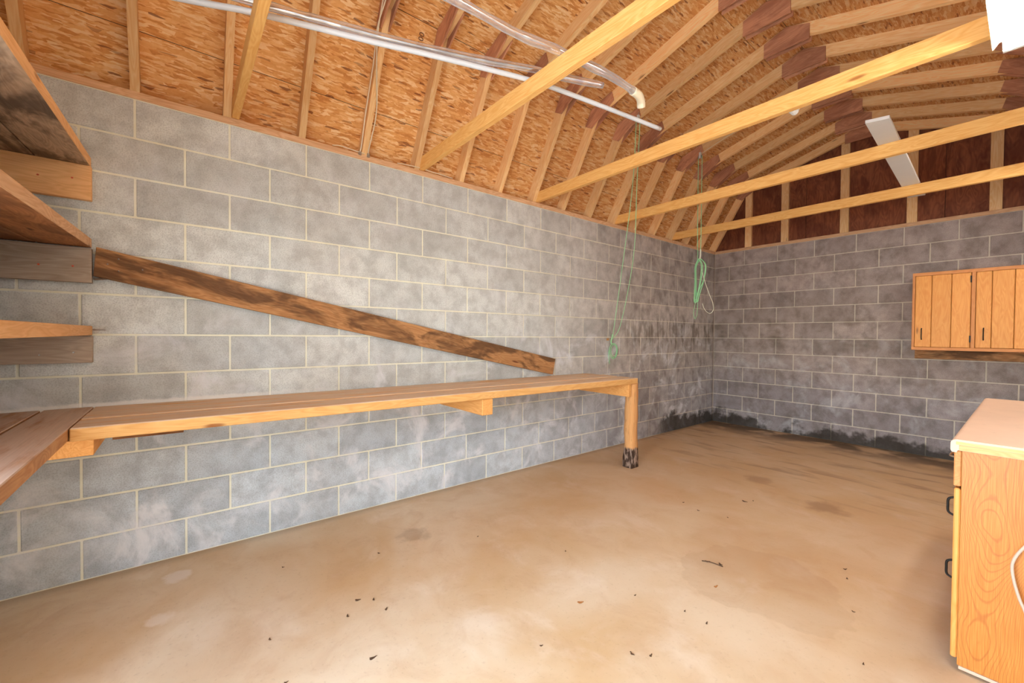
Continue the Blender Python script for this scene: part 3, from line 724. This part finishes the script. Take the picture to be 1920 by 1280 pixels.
# ---- cables up the fourth truss
y4 = yf(4)-.038-.006
cb = empty('electric_cable', (0, y4, ZP), 'cream twin electric cable running up beside the fourth rafter', 'cable')
def alongr(s, y, off=.0):   # point just inside the lower rafter edge at height fraction
    p = foot+s1*s; q = p-n1*off; return (q.x, y, q.y)
tube_obj('cable_run', [(.010, y4-.01, ZP+.006), alongr(.06, y4-.004), alongr(.25, y4-.012, .004), alongr(.42, y4-.008, -.012), alongr(.58, y4-.004, -.03), alongr(.74, y4-.016, -.02), (.47, y4-.020, 3.20), (.62, y4-.016, 3.30), (.9, y4-.016, 3.39)], .0042, 'cable', cb, 6)
yb4 = yf(4)+.006
tube_obj('cable_run', [(.012, yb4, ZP+.004), (.010, yb4, ZP+.03), alongr(.10, yb4, .006), alongr(.24, yb4+.004, .016), alongr(.36, yb4-.006, .008), alongr(.48, yb4-.03, .006), alongr(.60, yb4-.052, .004), alongr(.72, y4-.014, -.004), (.46, y4-.022, 3.235), (.60, y4-.018, 3.33), (.9, y4-.018, 3.42)], .0042, 'cable', cb, 6)
for yy in (y4-.008, yb4): box_obj('staple', .002, .014, yy-.009, yy+.009, ZP-.012, ZP+.012, 'steel', cb, .001)
c2 = tube_obj('cable_offcut', [(.006, -5.33, ZP+.004), (.010, -5.28, ZP+.012), (.012, -5.2, ZP+.006), (.010, -5.12, ZP+.004)], .003, 'cable', n=6); 
tag(c2, 'short white cable end lying on the wall plate left of the twin cable', 'cable')
c3 = tube_obj('cable_offcut', [(.006, -4.88, ZP+.004), (.012, -4.74, ZP+.012), (.012, -4.60, ZP+.008), (.010, -4.42, ZP+.003)], .003, 'cable', n=6)
tag(c3, 'short white cable end on the wall plate at the second tie foot', 'cable')
c4 = tube_obj('thin_wire', [(.610, yf(13)-.052, 3.262), (.80, yf(13)-.052, 3.322), (1.02, yf(13)-.054, 3.385), (1.12, yf(13)-.056, 3.43), (1.25, yf(13)-.052, 3.455)], .003, 'cable', n=6)
tag(c4, 'thin white wire stapled along a far upper rafter by the pulley', 'wire')

# ---- pulleys and ropes
def pulley(c, label):
    p = empty('pulley', c, label, 'pulley', 'rope pulleys under the roof'); x, y, z = c
    bm = bmesh.new(); sweep_bm(bm, [(x, y-.007, z), (x, y-.003, z), (x, y+.003, z), (x, y+.007, z)], .021, 16, 1, rf=lambda t: 1. if t < .1 or t > .9 else .8)
    o = link('wheel', bm_mesh(bm, 'wheel'), 'steel'); put(o, Matrix.Identity(4), p)
    bm = bmesh.new(); add_box(bm, (x, y-.010, z+.012), (.018, .0025, .062)); add_box(bm, (x, y+.010, z+.012), (.018, .0025, .062)); add_box(bm, (x, y, z+.043), (.018, .0225, .004))
    o = link('bracket', bm_mesh(bm, 'bracket'), 'white_enamel'); put(o, Matrix.Identity(4), p)
    tube_obj('hook', [(x, y, z+.045), (x, y+.004, z+.06), (x, y+.010, z+.075)], .003, 'steel', p, 6)
    return p
c1 = (.603, yf(10)-.06, 3.235); pulley(c1, 'small pale rope pulley near the end of the grey-white pipe')
c2p = (.590, yf(13)-.06, 3.225); pulley(c2p, 'small rope pulley hung under the roof close to the far corner')
r1 = empty('pull_rope', (.03, -2.41, 1.0), 'thin green rope slanting from its pulley to a coil on the wall', 'rope')
x, y, z = c1
A1 = (.028, -2.400, 1.205)
tube_obj('rope_strand', [(x-.021, y, z), (.45, -2.70+.04, 2.7), (.26, -2.54, 2.0), (.06, -2.42, 1.30), A1], .0036, 'rope', r1, 6, 8)
tube_obj('rope_strand', [(x+.021, y, z), (.50, -2.66, 2.7), (.33, -2.46, 2.05), (.10, -2.345, 1.38), (.034, -2.395, 1.21)], .0036, 'rope', r1, 6, 8)
tube_obj('rope_strand', [(x-.021, y, z), (x, y, z+.021), (x+.021, y, z)], .0036, 'rope', r1, 6, 6)
tube_obj('rope_knot', [(.03, -2.40, 1.25), (.034, -2.41, 1.22), (.032, -2.425, 1.18), (.03, -2.42, 1.15)], .008, 'rope', r1, 8, 5)
for j, (ry, rz) in enumerate(((.062, .078), (.070, .088), (.056, .070))):
    pts = [(.020+.004*j+.002*math.sin(a*2), -2.375+ry*math.cos(a)+.004*j, 1.070+rz*math.sin(a)*(1.0 if math.sin(a) < 0 else .95)) for a in [math.pi/2+2*math.pi*q/14 for q in range(15)]]
    tube_obj('rope_loop', pts, .0036, 'rope', r1, 6, 3)
tube_obj('rope_tail', [(.018, -2.435, 1.10), (.018, -2.446, 1.03), (.015, -2.43, .96), (.014, -2.425, .93)], .0036, 'rope', r1, 6, 4)
nl = box_obj('wall_bracket', .001, .016, -2.468, -2.440, 1.184, 1.210, 'rednail'); nl.data.materials[0] = M_['brace']; tag(nl, 'tiny rust-brown block on the wall beside the rope coil', 'bracket')
r2 = empty('pull_rope', (.6, yf(13)-.06, 2.0), 'green rope coil hanging from its pulley in the far corner', 'rope')
x, y, z = c2p
tube_obj('rope_strand', [(x-.021, y, z), (x-.019, y, 2.8), (x-.016, y, 2.3), (x-.010, y, 2.12), (x-.03, y, 1.98)], .0038, 'rope', r2, 6, 5)
tube_obj('rope_strand', [(x+.021, y, z), (x+.022, y, 2.8), (x+.022, y, 2.32), (x+.018, y, 2.16)], .0038, 'rope', r2, 6, 5)
tube_obj('rope_strand', [(x-.021, y, z), (x, y, z+.021), (x+.021, y, z)], .0038, 'rope', r2, 6, 6)
tube_obj('rope_knot', [(x+.022, y, 2.20), (x+.018, y+.003, 2.17), (x+.020, y-.002, 2.13), (x+.012, y, 2.09)], .008, 'ropewhite', r2, 8, 5)
random.seed(4)
for j in range(6):
    w = .030+.012*j/2; ca = x+.012+random.uniform(-.012, .012); yo = y-.012+.006*j; b0 = random.uniform(1.60, 1.72)
    pts = [(ca, yo, 2.10), (ca+w, yo+.004, 2.02), (ca+w*.7, yo, 1.86), (ca-.01, yo-.004, b0+.06), (ca-.025, yo, b0), (ca-.045, yo, b0+.04), (ca-w*1.0, yo+.003, 1.86), (ca-w, yo, 2.02), (ca, yo, 2.10)]
    tube_obj('rope_loop', pts, .0042, 'rope', r2, 6, 5)
tube_obj('rope_tail', [(x+.03, y, 2.0), (x+.075, y, 1.84), (x+.125, y, 1.70), (x+.165, y, 1.60), (x+.17, y, 1.52), (x+.13, y, 1.49), (x+.08, y, 1.53), (x+.05, y, 1.60)], .0034, 'ropewhite', r2, 6, 5)
tube_obj('rope_tail', [(x-.02, y, 1.72), (x-.035, y, 1.58), (x-.05, y, 1.50), (x-.035, y, 1.44)], .003, 'rope', r2, 6, 5)
tube_obj('rope_tail', [(x-.01, y, 1.70), (x-.005, y, 1.56), (x-.01, y, 1.48), (x-.03, y, 1.43)], .003, 'rope', r2, 6, 5)

# ---- litter on the floor
lf = [(1.630, -4.676, .022, 'leafo'), (1.958, -4.054, .020, 'leafo'), (1.877, -3.832, .018, 'leaf'), (1.82, -3.86, .020, 'leaf'), (1.585, -2.814, .030, 'leaf'), (1.62, -2.75, .014, 'leaf'),
      (.98, -5.48, .018, 'leaf'), (1.02, -5.42, .014, 'leaf'), (1.12, -5.40, .016, 'leaf'), (1.06, -5.55, .016, 'leaf'), (1.36, -5.55, .020, 'leaf'), (1.01, -5.84, .012, 'leaf'), (1.28, -5.83, .010, 'leaf'),
      (2.05, -4.35, .012, 'leaf'), (1.95, -4.35, .010, 'leaf'), (2.42, -3.75, .010, 'leaf'), (2.30, -3.35, .014, 'leaf'), (2.33, -3.45, .012, 'leaf'), (1.95, -4.75, .016, 'leaf'), (2.0, -4.7, .014, 'leaf'), (1.74, -4.43, .010, 'leaf'), (2.52, -4.1, .010, 'leaf'),
      (1.70, -5.0, .010, 'leaf'), (1.44, -3.25, .014, 'leaf'), (1.30, -3.2, .012, 'leaf'), (1.62, -3.2, .010, 'leaf'), (1.25, -4.4, .010, 'leaf'), (.8, -4.7, .010, 'leaf'), (.62, -5.25, .012, 'leaf'), (.45, -5.7, .010, 'leaf')]
ordL = ordn+['twentieth']+['twenty-'+w for w in ordn[1:10]]
lf = [(q[0]+i*.0007, q[1], q[2], q[3]) for i, q in enumerate(lf)]
for (x, y, s, mt) in lf:
    bm = bmesh.new(); n = 9; a0 = random.uniform(0, 6.28); ring = []
    for q in range(n):
        a = 2*math.pi*q/n; rr = s*.62*(1+.35*math.sin(3*a+a0)+random.uniform(-.15, .15)); ring.append((math.cos(a)*rr, math.sin(a)*rr*.45))
    A = [bm.verts.new((p[0], p[1], .001+.003*abs(p[0])/s)) for p in ring]; B = [bm.verts.new((p[0], p[1], .003+.003*abs(p[0])/s)) for p in ring]
    bm.faces.new(A); bm.faces.new(B[::-1])
    for i in range(n): bm.faces.new((A[i], B[i], B[(i+1) % n], A[(i+1) % n]))
    o = link('leaf_fragment', bm_mesh(bm, 'leaf_fragment'), mt); m = Matrix.Rotation(a0, 4, 'Z'); m.translation = Vector((x, y, 0)); put(o, m)
    if mt == 'leafo': tag(o, 'round orange-brown dead leaf on the open floor ' + ('nearer the workbench' if x < 1.8 else 'nearer the oak cabinet'), 'leaf', 'leaf scraps on the floor')
    else:
        rk = sorted(q[0] for q in lf if q[3] == 'leaf').index(x)+1
        tag(o, 'tiny dark leaf scrap on the floor, %s nearest the workbench wall' % ordL[rk], 'leaf scrap', 'leaf scraps on the floor')
tw = tube_obj('twig', [(1.80, -3.88, .004), (1.84, -3.86, .006), (1.90, -3.85, .005)], .0025, 'leaf', n=5); tag(tw, 'thin dark twig beside a leaf scrap on the floor', 'twig')

# ---- faint ink stamp on a roof sheet beside the fourth truss
pan = min((o for o in bpy.data.objects if o.name.startswith('osb_panel')), key=lambda o: (PW[o.name].translation-Vector((.2, -5.0, 3.0))).length)
tc = bpy.data.curves.new('ink_stamp', 'FONT'); tc.body = '100'; tc.size = .050; tc.extrude = .0003
to = bpy.data.objects.new('ink_stamp_source', tc); COL.objects.link(to)
bpy.context.view_layer.update()
me = bpy.data.meshes.new_from_object(to.evaluated_get(bpy.context.evaluated_depsgraph_get())); bpy.data.objects.remove(to)
me.materials.clear(); o = link('ink_stamp', me, 'ink')
X = Vector((s1.x, 0, s1.y)); Y = Vector((0, -1, 0)); Z = X.cross(Y)
m = Matrix((X, Y, Z)).transposed().to_4x4(); pt = (.300, -4.835, 3.184)
m.translation = Vector(pt)+Z*.0012; put(o, m, pan)
